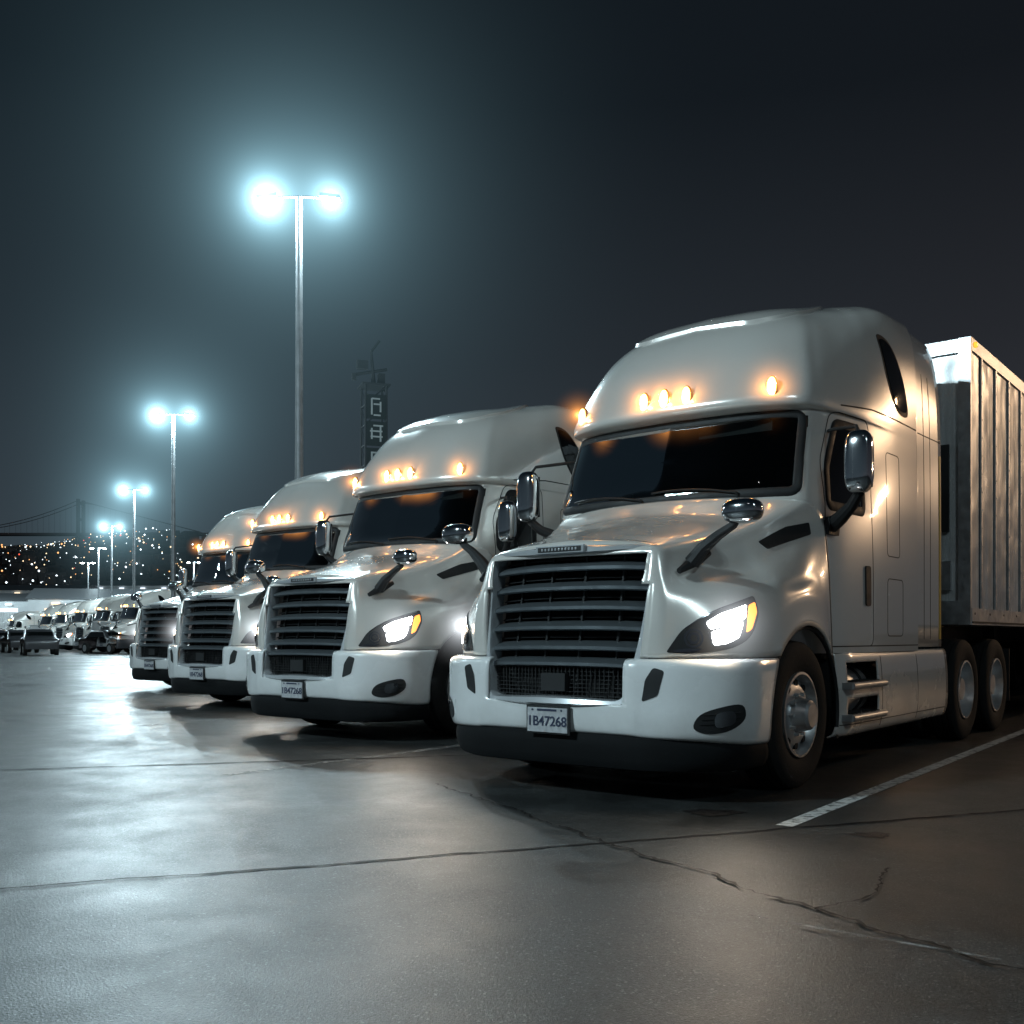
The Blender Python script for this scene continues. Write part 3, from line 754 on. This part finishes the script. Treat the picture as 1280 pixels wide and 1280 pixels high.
def build_trailer():
    T = empty("semi_trailer")
    y0, L, W, z0, z1 = 5.42, 14.0, 1.30, 1.20, 4.12
    mb = MB()
    mb.box((0, y0 + L/2, (z0+z1)/2), (2*W, L, z1 - z0), 0)
    mb.obj("box_body", [M['trailer']], T, smooth=False, bevel=.03)
    mb = MB()
    for sx in (-1, 1):
        y = y0 + .42
        while y < y0 + L - .2:
            mb.box((sx*(W+.010), y, (z0+z1)/2), (.022, .050, z1 - z0 - .24), 1)
            mb.box((sx*(W+.0015), y + .034, (z0+z1)/2), (.004, .010, z1 - z0 - .24), 3)
            mb.box((sx*(W+.0015), y - .034, (z0+z1)/2), (.004, .010, z1 - z0 - .24), 3)
            for k in range(14): mb.cyl((sx*(W+.02), y, z0+.25+k*.19), (sx*(W+.026), y, z0+.25+k*.19), .008, n=5)
            y += .61
        mb.box((sx*(W+.010), y0+L/2, z1-.06), (.024, L+.01, .13), 1); mb.box((sx*(W+.012), y0+L/2, z0+.08), (.03, L+.01, .17), 1)
        mb.box((sx*(W+.030), y0+L/2, z0+.02), (.01, L, .02), 3)
        mb.box((sx*(W-.04), y0-.012, (z0+z1)/2), (.12, .05, z1 - z0 + .01), 1)
        for k in range(22):
            mb.cyl((sx*(W+.02), y0+.1+k*.62, z0+.11), (sx*(W+.032), y0+.1+k*.62, z0+.11), .012, n=6, mi=3)
        mb.ellip((sx*(W+.03), y0+.12, z1-.05), (.02, .05, .03), 2)
    for x in (-.9, -.45, 0, .45, .9): mb.box((x, y0-.004, 2.7), (.03, .014, 2.6), 0)
    mb.box((0, y0-.014, z1-.07), (2*W-.2, .04, .14), 1); mb.box((0, y0-.014, z0+.12), (2*W-.2, .04, .24), 1)
    mb.box((.3, y0-.05, 1.75), (.5, .1, .3), 1); mb.box((-.6, y0-.04, 2.3), (.35, .06, .45), 1)
    mb.box((1.05, y0-.03, 2.6), (.12, .03, .9), 3); mb.box((1.05, y0-.03, 1.7), (.16, .05, .3), 1)
    mb.obj("rails_and_posts", [M['trailer'], M['alu'], M['ambers'], M['seam']], T, smooth=False)
    mb = MB()
    for sx in (-1, 1):
        mb.box((sx*.5, y0+L/2, 1.1), (.1, L-.2, .2)); mb.box((sx*.75, y0+3.2, .75), (.14, .14, .9)); mb.box((sx*.75, y0+3.2, .17), (.3, .3, .05))
        mb.box((sx*.9, y0+L-.3, .7), (.6, .02, .8))
        mb.box((sx*(W-.1), y0+6.6, .72), (.03, 5.6, .86))
    mb.box((0, y0+3.2, .7), (1.5, .06, .06)); mb.box((0, y0+L-1.9, .95), (1.2, 2.6, .2))
    mb.obj("underframe", [M['frame']], T, smooth=False)
    mb = MB()
    for sx in (-1, 1):
        for y in (y0+L-2.5, y0+L-1.25): wheel(mb, (sx*1.10, y, .525), sx, True)
    mb.obj("wheels", [M['rubber'], M['alu'], M['void']], T, angle=30)
    return T

def dup(T, loc, rotz, skip=()):
    e = empty(T.name.split('.')[0], loc, rotz)
    for ch in T.children:
        if any(ch.name.startswith(s) for s in skip): continue
        o = ch.copy(); COL.objects.link(o); o.parent = e
    return e

M['glow_amber'] = glow_mat("amber_glow_volume", .26, .020, 0, [(0, 1)], (1.0, .36, .07), .8)
M['glow_white'] = glow_mat("headlamp_glow_volume", .38, .025, 0, [(0, 1)], (.9, .95, 1.0), .8)
ROT = -math.radians(38.2)
truck = build_truck(); trailer = build_trailer()
bake_children(truck); bake_children(trailer)
truck.location = (.29, 6.90, 0); truck.rotation_euler = (0, 0, ROT)
trailer.location = truck.location; trailer.rotation_euler = (0, 0, ROT)
for (x, y, dr) in ((-2.25, 10.7, 0), (-4.65, 15.2, .5), (-7.0, 19.8, -.5)):
    dup(truck, (x, y, 0), ROT + math.radians(dr)); dup(trailer, (x, y, 0), ROT + math.radians(dr))

# ------------------------------------------------------------------ ground
def asphalt():
    m, nt, b = newmat("asphalt")
    geo = N(nt, "ShaderNodeNewGeometry"); P = geo.outputs["Position"]
    def noise(scale, detail=5, rough=.6, dist=0):
        n = N(nt, "ShaderNodeTexNoise"); n.inputs["Scale"].default_value = scale; n.inputs["Detail"].default_value = detail
        n.inputs["Roughness"].default_value = rough; n.inputs["Distortion"].default_value = dist
        nt.links.new(P, n.inputs["Vector"]); return n
    def rng(src, a, b_, c, d):
        r = N(nt, "ShaderNodeMapRange"); r.inputs[1].default_value = a; r.inputs[2].default_value = b_; r.inputs[3].default_value = c; r.inputs[4].default_value = d
        nt.links.new(src, r.inputs[0]); return r.outputs[0]
    def mul(a, c):
        x = N(nt, "ShaderNodeMath", operation='MULTIPLY'); nt.links.new(a, x.inputs[0])
        if isinstance(c, float): x.inputs[1].default_value = c
        else: nt.links.new(c, x.inputs[1])
        return x.outputs[0]
    big = noise(.35, 4, .6, .4); mid = noise(2.2, 6, .7, .3); fine = noise(110, 2, .8); grit = N(nt, "ShaderNodeTexVoronoi"); grit.inputs["Scale"].default_value = 140
    nt.links.new(P, grit.inputs["Vector"])
    a = rng(big.outputs[0], .3, .7, .55, 1.2)
    c = rng(mid.outputs[0], .3, .7, .55, 1.25)
    sp = N(nt, "ShaderNodeSeparateXYZ"); nt.links.new(grit.outputs["Color"], sp.inputs[0])
    g = rng(sp.outputs[0], 0, 1, .3, 1.5)
    hi = rng(sp.outputs[1], .955, .975, 0, 2.6)     # scattered pale aggregate
    ga = N(nt, "ShaderNodeMath", operation='ADD'); nt.links.new(g, ga.inputs[0]); nt.links.new(hi, ga.inputs[1])
    val = mul(mul(mul(a, c), ga.outputs[0]), .042)
    comb = N(nt, "ShaderNodeVectorMath", operation='SCALE'); comb.inputs[0].default_value = (.92, 1.0, 1.0)
    nt.links.new(val, comb.inputs["Scale"]); nt.links.new(comb.outputs[0], b.inputs["Base Color"])
    ro = rng(big.outputs[0], .35, .65, .31, .46)
    ro2 = N(nt, "ShaderNodeMath", operation='ADD'); nt.links.new(ro, ro2.inputs[0]); nt.links.new(rng(mid.outputs[0], .3, .7, -.05, .10), ro2.inputs[1])
    nt.links.new(ro2.outputs[0], b.inputs["Roughness"])
    b.inputs["Specular IOR Level"].default_value = .42
    b1 = N(nt, "ShaderNodeBump"); b1.inputs["Strength"].default_value = .85; b1.inputs["Distance"].default_value = .0035
    ad = N(nt, "ShaderNodeMath", operation='ADD'); nt.links.new(fine.outputs[0], ad.inputs[0]); nt.links.new(sp.outputs[2], ad.inputs[1])
    nt.links.new(ad.outputs[0], b1.inputs["Height"]); nt.links.new(b1.outputs[0], b.inputs["Normal"])
    return m
MA = asphalt()
mkobj("ground", [(-2500, -300, 0), (2500, -300, 0), (2500, 3000, 0), (-2500, 3000, 0)], [(0, 1, 2, 3)], MA, smooth=False)

def worn(name, col, lo, hi, scale):
    m, nt, b = newmat(name)
    geo = N(nt, "ShaderNodeNewGeometry"); n = N(nt, "ShaderNodeTexNoise"); n.inputs["Scale"].default_value = scale; n.inputs["Detail"].default_value = 6; n.inputs["Roughness"].default_value = .7
    nt.links.new(geo.outputs["Position"], n.inputs["Vector"])
    r = N(nt, "ShaderNodeMapRange"); r.inputs[1].default_value = lo; r.inputs[2].default_value = hi
    nt.links.new(n.outputs[0], r.inputs[0]); nt.links.new(r.outputs[0], b.inputs["Alpha"])
    b.inputs["Base Color"].default_value = (*col, 1); b.inputs["Roughness"].default_value = .6
    return m
MLINE = worn("worn_line_paint", (.60, .60, .58), .34, .52, 14)
MLINE2 = worn("faded_line_paint", (.28, .28, .27), .42, .62, 9)
MTAR = simple("tar_joint", (.004, .004, .004), .6, spec=.2)
def ribbon(name, pts, w, z, mat, jag=.0, step=.08, wj=.0):
    P = resample([(p[0], p[1]) for p in pts], step, False); v = []; off = 0
    for i, p in enumerate(P):
        t = (P[min(i+1, len(P)-1)] - P[max(i-1, 0)]).normalized(); s = Vector((-t.y, t.x))
        off = off * .8 + random.uniform(-jag, jag); ww = w * (1 + random.uniform(-wj, wj)) / 2
        a = p + s * (off + ww); b = p + s * (off - ww); v += [(a.x, a.y, z), (b.x, b.y, z)]
    f = [(2*i, 2*i+1, 2*i+3, 2*i+2) for i in range(len(P)-1)]
    return mkobj(name, v, f, mat, smooth=False)
d = Vector((.618, .786)); lat = Vector((.786, -.618))
def pl(u, v_): q = Vector((.29, 6.9)) + lat * u + d * v_; return (q.x, q.y)
ribbon("parking_line", [(1.543, 5.763), (11.5, 19.2)], .10, .004, MLINE)
for u, a, b_ in ((-2.55, -.8, 14), (-7.0, 1.2, 15), (-11.6, 3.6, 16), (-16.2, 5.5, 18), (-20.8, 7.5, 20), (-25.4, 9.5, 22), (6.4, -.8, 14), (10.9, -.8, 14)):
    ribbon("parking_line", [pl(u, a), pl(u, b_)], .11, .004, MLINE2 if u < 0 else MLINE)
ribbon("tar_seam", [(-9, 1.9), (-2.18, 4.33), (-.6, 4.87), (.993, 5.486), (3.2, 6.3)], .022, .004, MTAR, .010, .06, .5)
ribbon("tar_seam", [(-14, 5.6), (-4.11, 8.16), (-.576, 9.14), (4, 10.3)], .04, .004, MTAR, .008, .08, .5)
ribbon("tar_seam", [(-20, 10.5), (-9, 13.2), (-3, 14.6)], .04, .004, MTAR, .008, .1, .5)
ribbon("pavement_crack", [(-.55, 7.4), (.188, 5.96), (.498, 5.275), (1.012, 4.286), (1.484, 3.49), (2.1, 2.5)], .015, .008, MTAR, .022, .035, .8)
ribbon("pavement_crack", [(1.18, 4.0), (1.5, 4.25), (1.75, 4.7)], .009, .008, MTAR, .018, .03, .8)
ribbon("pavement_crack", [(.9, 3.9), (1.25, 3.62), (1.62, 3.36)], .016, .012, MLINE2, .004, .05, .5)
def blob(name, c, r, mat, z=.005):
    v = [(c[0], c[1], z)]; n = 40; ph = random.random() * 6
    for i in range(n):
        t = 2 * math.pi * i / n; k = 1 + .16 * math.sin(3*t+ph) + .1 * math.sin(7*t+ph*2) + random.uniform(-.04, .04)
        v.append((c[0] + r[0] * k * math.cos(t), c[1] + r[1] * k * math.sin(t), z))
    mkobj(name, v, [(0, 1+i, 1+(i+1) % n) for i in range(n)], mat, smooth=False)
MOIL = worn("oil_film", (.006, .006, .007), .35, .5, 20); MOIL.node_tree.nodes["Principled BSDF"].inputs["Roughness"].default_value = .5
blob("oil_stain", (1.23, 6.2), (.17, .11), MOIL); blob("oil_stain", (1.95, 5.5), (.1, .08), MOIL)

# ------------------------------------------------------------------ street lamps
M['pole'] = simple("galvanised_pole", (.26, .27, .28), .5, .6, var=.3, vscale=4)
M['lamp'] = emis("lamp_lens", (.86, .97, 1.0), 60)
M['sodium'] = emis("sodium_lens", (1.0, .55, .2), 40)
HR = 11.0
M['glow'] = glow_mat("lit_mist", HR, .072, .110, [(-.8, 1.15), (.8, .85)], (.40, .74, .88), .5)  # halo of both heads put in as volume emission
def build_lamp(h=12, name="street_lamp", lens='lamp', glow=True):
    T = empty(name); mb = MB()
    mb.cyl((0, 0, 0), (0, 0, .9), .28, .28, 20); mb.cyl((0, 0, .9), (0, 0, h), .12, .08, 16)
    mb.box((0, 0, .93), (.42, .42, .05))
    mb.tube([(-.62, 0, h - .02), (-.2, 0, h + .02), (.2, 0, h + .02), (.62, 0, h - .02)], .035, 8)
    for sx in (-1, 1):
        R = Matrix.Rotation(sx * .12, 3, 'Y'); mb.box((sx*.78, 0, h), (.50, .30, .08), 0, R)
    mb.obj("pole", [M['pole']], T, angle=30)
    mb = MB()
    for sx in (-1, 1): mb.ellip((sx*.80, 0, h - .07), (.22, .15, .09))
    mb.obj("lenses", [M[lens]], T)
    if glow:
        mb = MB(); mb.ellip((0, 0, 0), (HR, HR, HR), n=32, m=20); o = mb.obj("lit_mist", [M['glow']], T); o.location = (0, 0, h - .06)  # emissive sphere stands in for the halo of the lamp heads
    return T
def add_light(T, h, power, col, r=.12, both=True):
    for sx in ((-1, 1) if both else (1,)):
        l = bpy.data.lights.new("bulb", 'POINT'); l.energy = power; l.color = col; l.shadow_soft_size = r
        o = bpy.data.objects.new("bulb", l); COL.objects.link(o); o.parent = T; o.location = (sx*.80, 0, h - .30)
lamp = build_lamp()
lamp.location = (-5.3, 25.3, 0)
cool = (.70, .92, 1.0)
LP = [(-16.7, 50.1), (-28.2, 75.8), (-39.8, 101), (-51.3, 126), (-63, 151), (-52, 76), (-74, 120), (-47, 150), (-90, 160), (-30, 170), (-22, 130)]
lamps = [lamp] + [dup(lamp, (x, y, 0), random.uniform(-.3, .3) if i > 3 else 0, ("lit_mist",) if i > 2 else ()) for i, (x, y) in enumerate(LP)]
for i, L_ in enumerate(lamps[:10]): add_light(L_, 12, (1900 if i == 0 else 2300 if i == 1 else 7000), cool, both=(i < 2))
# unseen lamps added beside / behind the camera to light the truck fronts
for (x, y, p) in ((-15.5, -1.5, 4700), (-27, 24, 1600), (6.5, -9, 850)):
    L_ = dup(lamp, (x, y, 0), 0, ("lit_mist", "bulb")); add_light(L_, 12, p, cool, .15)
sod = build_lamp(8, "sodium_street_lamp", 'sodium', False); sod.location = (21, 19, 0); add_light(sod, 8, 600, (1, .66, .40), .2)
s2 = dup(sod, (36, 27, 0), 0)

# ------------------------------------------------------------------ tower
def tower():
    T = empty("lattice_sign_tower", (-16.6, 122, 0), math.radians(20)); mb = MB(); h = 31; w = 1.25
    for sx in (-1, 1):
        for sy in (-1, 1): mb.cyl((sx*w*1.1, sy*w, 0), (sx*w, sy*w, h), .13, n=6)
    for k in range(13):
        z = k * h / 13; z2 = (k+1) * h / 13
        for sx in (-1, 1):
            mb.cyl((sx*w, -w, z), (sx*w, w, z2), .06, n=5); mb.cyl((-w, sx*w, z), (w, sx*w, z2), .06, n=5)
            mb.cyl((sx*w, -w, z2), (sx*w, w, z2), .06, n=5); mb.cyl((-w, sx*w, z2), (w, sx*w, z2), .06, n=5)
    mb.box((0, 0, h), (3.4, 3.4, .2))
    mb.cyl((0, 0, h), (-.3, 0, h+4.2), .3, .12, n=6); mb.cyl((-2.6, 0, h+1.2), (1.6, 0, h+2.2), .18, n=6); mb.cyl((-.3, 0, h+4.2), (.7, 0, h+5.6), .16, n=6)
    mb.box((-1.4, 0, h+2.5), (1.3, .8, 1.0)); mb.box((.9, 0, h+1.0), (.8, .8, 1.2)); mb.box((-2.4, 0, h+1.0), (.5, .5, .8))
    mb.obj("lattice", [simple("tower_steel", (.06, .065, .07), .6)], T, smooth=False)
    mb = MB(); ml = MB()
    for k in range(5):
        z = 15.5 + k * 3.2; mb.box((0, -w - .15, z), (2.3, .1, 2.9))
        for j in range(4):
            if random.random() < .85: ml.box((random.uniform(-.25, .25), -w - .22, z - 1.0 + j*.65), (random.uniform(.8, 1.6), .04, .18))
        for sx in (-.55, .5): ml.box((sx, -w - .22, z), (.2, .04, random.uniform(1.2, 2.1)))
    mb.obj("sign_board", [simple("board", (.03, .04, .04), .6)], T, smooth=False)
    ml.obj("sign_letters", [emis("dim_sign_letters", (.5, .75, .8), .09)], T, smooth=False)
tower()

# ------------------------------------------------------------------ hills, city
def hillz(x, y):
    a = 58 * math.exp(-((x + 330) / 230)**2) + 30 * math.exp(-((x + 60) / 200)**2) + 25 * math.exp(-((x - 400)/300)**2)
    rise = 1 / (1 + math.exp(-(y - 560) / 55))
    return a * rise + 5 * math.sin(x * .021) * rise + 3 * math.sin(x * .05 + 1) * rise
xs = np.linspace(-900, 900, 90); ys_ = np.linspace(380, 1100, 40)
g = np.array([[(x, y, hillz(x, y) - (1 if y < 400 else 0)) for x in xs] for y in ys_])
v, f = grid_mesh(g, mirror=False)
mkobj("hill", v, f, simple("hillside_scrub", (.10, .12, .125), .9, var=.5, vscale=.05), smooth=True)
mw = MB()
def octa(mb, c, s, mi):
    v = [(c[0]+s, c[1], c[2]), (c[0]-s, c[1], c[2]), (c[0], c[1]+s, c[2]), (c[0], c[1]-s, c[2]), (c[0], c[1], c[2]+s), (c[0], c[1], c[2]-s)]
    mb.add(v, [(0,2,4),(2,1,4),(1,3,4),(3,0,4),(2,0,5),(1,2,5),(3,1,5),(0,3,5)], mi)
cl = [(random.uniform(-.6, -.3), random.uniform(440, 660)) for _ in range(34)]
for i in range(800):
    rx, y = random.choice(cl); y += random.gauss(0, 22); x = rx * y + random.gauss(0, 24)
    if random.random() < .3: y = random.uniform(430, 680); x = random.uniform(-.6, -.2) * y
    z = hillz(x, y) + random.uniform(4, 10)
    octa(mw, (x, y, z), random.choice((.2, .25, .3, .4, .6)) , random.choices((0, 1, 2, 3), (6, 6, 3, .6))[0])
for i in range(620):
    y = random.uniform(150, 400); x = random.uniform(-.62, -.28) * y
    octa(mw, (x, y, random.uniform(2, 13) * (y / 300)), random.choice((.09, .13, .18, .3)) * y / 250, random.choices((0, 1, 2, 3), (10, 4, 3, 1))[0])
mw.obj("city_lights", [emis("cl_white", (.80, .93, 1), 3.4), emis("cl_warm", (1, .75, .45), 2.4), emis("cl_orange", (1, .45, .15), 2.2), emis("cl_red", (1, .12, .06), 1.5)], None, smooth=False)
mh = MB()
for i in range(420):
    y = random.uniform(440, 720); x = random.uniform(-.62, -.2) * y; z = hillz(x, y)
    w = random.uniform(5, 11); hh = random.uniform(4, 9); mh.box((x, y, z + hh/2 - 2), (w, w, hh + 4), 0, Matrix.Rotation(random.random(), 3, 'Z'))
mh.obj("hillside_houses", [simple("house_wall", (.24, .25, .26), .8, var=.5, vscale=.05)], None, smooth=False)

def warehouse(x, y, w, dp, h, rot, lit, s):
    T = empty("warehouse", (x, y, 0), rot); mb = MB()
    mb.box((0, 0, h/2), (w, dp, h), 0)
    mb.add([(-w/2-.3, -dp/2-.3, h), (w/2+.3, -dp/2-.3, h), (w/2+.3, dp/2+.3, h), (-w/2-.3, dp/2+.3, h), (-w/2-.3, 0, h+1.6), (w/2+.3, 0, h+1.6)],
           [(0,1,5,4), (2,3,4,5), (0,4,3), (1,2,5), (0,3,2,1)], 1)
    mb.obj("walls_and_roof", [simple("cladding", (.60, .62, .63), .6, var=.3, vscale=.3), simple("metal_roof", (.16, .17, .18), .5)], T, smooth=False)
    md = MB(); mlt = MB(); n = int(w / 5)
    for k in range(n):
        xx = -w/2 + (k + .5) * w / n
        md.box((xx, -dp/2-.03, 1.9), (3.2, .06, 3.8), 0)
        if random.random() < lit: mlt.box((xx, -dp/2-.08, 1.7), (2.9, .05, 3.2), 0)
        mlt.box((xx, -dp/2-.3, h-.6), (1.0, .4, .3), 0); mlt.box((xx, -dp/2-.05, h-1.6), (2.8, .05, .7), 0)
    md.obj("doors", [simple("roller_door", (.2, .2, .2), .6)], T, smooth=False)
    mlt.obj("lit_openings", [emis("warehouse_light", s, 1.5)], T, smooth=False)
warehouse(-98, 178, 40, 16, 7, .1, .8, (.8, .95, 1)); warehouse(-64, 190, 24, 14, 7, .05, .7, (.9, .95, 1))
warehouse(-120, 230, 50, 18, 11, 0, .4, (1, .8, .55)); warehouse(-80, 250, 40, 18, 13, 0, .5, (.8, .9, 1)); warehouse(-58, 140, 14, 9, 6, .2, .8, (1, .6, .3))

# suspension bridge
T = empty("suspension_bridge", (0, 0, 0)); mb = MB()
Yb = 820
mb.box((-350, Yb, 83), (520, 10, 1.8))
for tx in (-348, -560):
    for sy in (-5, 5): mb.box((tx, Yb+sy, 62), (2.2, 2.4, 98))
    for z in (95, 108): mb.box((tx, Yb, z), (2.5, 10, 1.5))
def cab_(x):
    if x > -348: return 110 - (x + 348) * .26
    return 86 + 24 * ((x + 454) / 106)**2
for sy in (-5, 5):
    mb.tube([(x, Yb+sy, cab_(x)) for x in range(-560, -240, 10)], .3, 5)
    for x in range(-556, -250, 9): mb.cyl((x, Yb+sy, 84), (x, Yb+sy, max(cab_(x), 84.5)), .08, n=4)
mb.obj("deck_and_towers", [simple("bridge_steel", (.35, .26, .25), .7)], T, smooth=False)

# distant parked vehicles
def build_car(col, van=False):
    T = empty("parked_van" if van else "parked_car"); mp = simple("car_paint", col, .3, .3, .8); hh = 2.0 if van else 1.45
    prof = [(-2.2,.35),(-2.25,.7),(-2.1,.9),(-1.1,1.0),(-.5,hh-.06),(.0,hh),(.9,hh),(1.6,1.05 if not van else hh-.05),(2.15,.98 if not van else hh-.15),(2.25,.6),(2.2,.35)]
    secs = []
    for s_, inset in ((-.88, .12), (-.8, .0), (0, -.03), (.8, .0), (.88, .12)):
        secs.append([(s_ * (1 if z < 1.02 else .86), y * (1 - inset*.3), z - (inset if z > .9 else 0)) for y, z in prof])
    v, f = grid_mesh(dense(secs, 3, 3), mirror=False); mkobj("body", v, f, mp, T, angle=40)
    mb = MB()
    for sx in (-1, 1):
        mb.add([(sx*.79, -.95, 1.0), (sx*.79, 1.45, 1.0), (sx*.76, .95, hh-.14), (sx*.76, -.45, hh-.14)], [(0, 1, 2, 3)], 0)
        for y in (-1.4, 1.4): mb.cyl((sx*.7, y, .33), (sx*.9, y, .33), .33, n=20, mi=1); mb.cyl((sx*.9, y, .33), (sx*.905, y, .33), .2, n=12, mi=2)
    mb.box((0, -.84, 1.2), (1.3, .02, .34), 0, Matrix.Rotation(-.9, 3, 'X'))
    mb.obj("glass_and_wheels", [M['glassop'], M['rubber'], M['alu']], T)
    mb = MB()
    for sx in (-1, 1): mb.ellip((sx*.62, -2.2, .72), (.16, .05, .07))
    mb.obj("lamps", [emis("car_lamp", (1, .6, .3), 4)], T)
    return T
cA = build_car((.05, .05, .055)); cA.location = (-27, 58, 0); cA.rotation_euler = (0, 0, .5)
cB = build_car((.35, .35, .35), True); cB.location = (-26.5, 66, 0); cB.rotation_euler = (0, 0, .4)
for (x, y, r) in ((-32, 66, .6), (-38, 76, .5), (-44, 84, .3), (-30, 80, .9), (-62, 110, .2), (-36, 92, 1.1), (-52, 92, 1.4), (-24.5, 62, .9), (-35, 70, .2), (-47, 96, .3)): dup(cA, (x, y, 0), r)
for (x, y, r) in ((-41, 88, .5), (-58, 100, .4), (-66, 118, 1.5), (-72, 130, 1.5), (-50, 88, 1.2)): dup(cB, (x, y, 0), r)
sk_ = ("headlamp_mist", "marker_glow", "marker_bulb", "headlamp_beam")
for (x, y, r) in ((-25, 62, -.75), (-29.5, 69, -.75), (-34, 76, -.75), (-38.5, 83, -.75), (-43, 90, -.75), (-50, 112, -.9), (-60, 118, -.9), (-70, 124, -.9), (-66, 140, -.9), (-78, 146, -.9)):
    dup(truck, (x, y, 0), r, sk_); dup(trailer, (x, y, 0), r)

# ------------------------------------------------------------------ world
w = bpy.data.worlds.new("World"); scn.world = w; w.use_nodes = True; nt = w.node_tree; nt.nodes.clear()
out = N(nt, "ShaderNodeOutputWorld"); bg = N(nt, "ShaderNodeBackground"); bg2 = N(nt, "ShaderNodeBackground"); add = N(nt, "ShaderNodeAddShader")
sky = N(nt, "ShaderNodeTexSky"); sky.sky_type = 'NISHITA'; sky.sun_disc = False; sky.sun_elevation = math.radians(1); sky.sun_rotation = math.radians(200)
nt.links.new(sky.outputs[0], bg.inputs[0]); bg.inputs[1].default_value = .0005
tc = N(nt, "ShaderNodeTexCoord"); sp = N(nt, "ShaderNodeSeparateXYZ"); nt.links.new(tc.outputs["Generated"], sp.inputs[0])
cr = N(nt, "ShaderNodeValToRGB"); e = cr.color_ramp.elements
e[0].position = 0; e[0].color = (.044, .062, .076, 1); e[1].position = 1; e[1].color = (.003, .0065, .010, 1)
for p, c_ in ((.10, (.032, .046, .058, 1)), (.26, (.0170, .0260, .034, 1)), (.46, (.0062, .0110, .0155, 1))):
    x = e.new(p); x.color = c_
ab = N(nt, "ShaderNodeMath", operation='ABSOLUTE'); nt.links.new(sp.outputs[2], ab.inputs[0]); nt.links.new(ab.outputs[0], cr.inputs[0])
wm = N(nt, "ShaderNodeMapRange"); wm.inputs[1].default_value = -.25; wm.inputs[2].default_value = .4; nt.links.new(sp.outputs[0], wm.inputs[0])
mx = N(nt, "ShaderNodeMix", data_type='RGBA'); mx.blend_type = 'MULTIPLY'; mx.inputs[7].default_value = (1.05, .76, .72, 1)
nt.links.new(wm.outputs[0], mx.inputs[0]); nt.links.new(cr.outputs[0], mx.inputs[6]); nt.links.new(mx.outputs[2], bg2.inputs[0]); bg2.inputs[1].default_value = 1.0
nt.links.new(bg.outputs[0], add.inputs[0]); nt.links.new(bg2.outputs[0], add.inputs[1]); nt.links.new(add.outputs[0], out.inputs[0])
ml_ = bpy.data.lights.new("moon", 'SUN'); ml_.energy = .02; ml_.angle = math.radians(.5); mo = bpy.data.objects.new("moon", ml_); COL.objects.link(mo)
mo.rotation_euler = (math.radians(50), 0, math.radians(-30))

# ------------------------------------------------------------------ camera
cam = bpy.data.cameras.new("camera"); co = bpy.data.objects.new("camera", cam); COL.objects.link(co)
co.location = (0, 0, 1.08); co.rotation_euler = (math.pi/2, 0, 0)
cam.sensor_width = 36; cam.lens = 36 * 1270 / 1280; cam.shift_y = 155 / 1280; cam.clip_end = 5000; cam.clip_start = .05
scn.camera = co
scn.view_settings.view_transform = 'Standard'; scn.view_settings.look = 'None'; scn.view_settings.exposure = 0
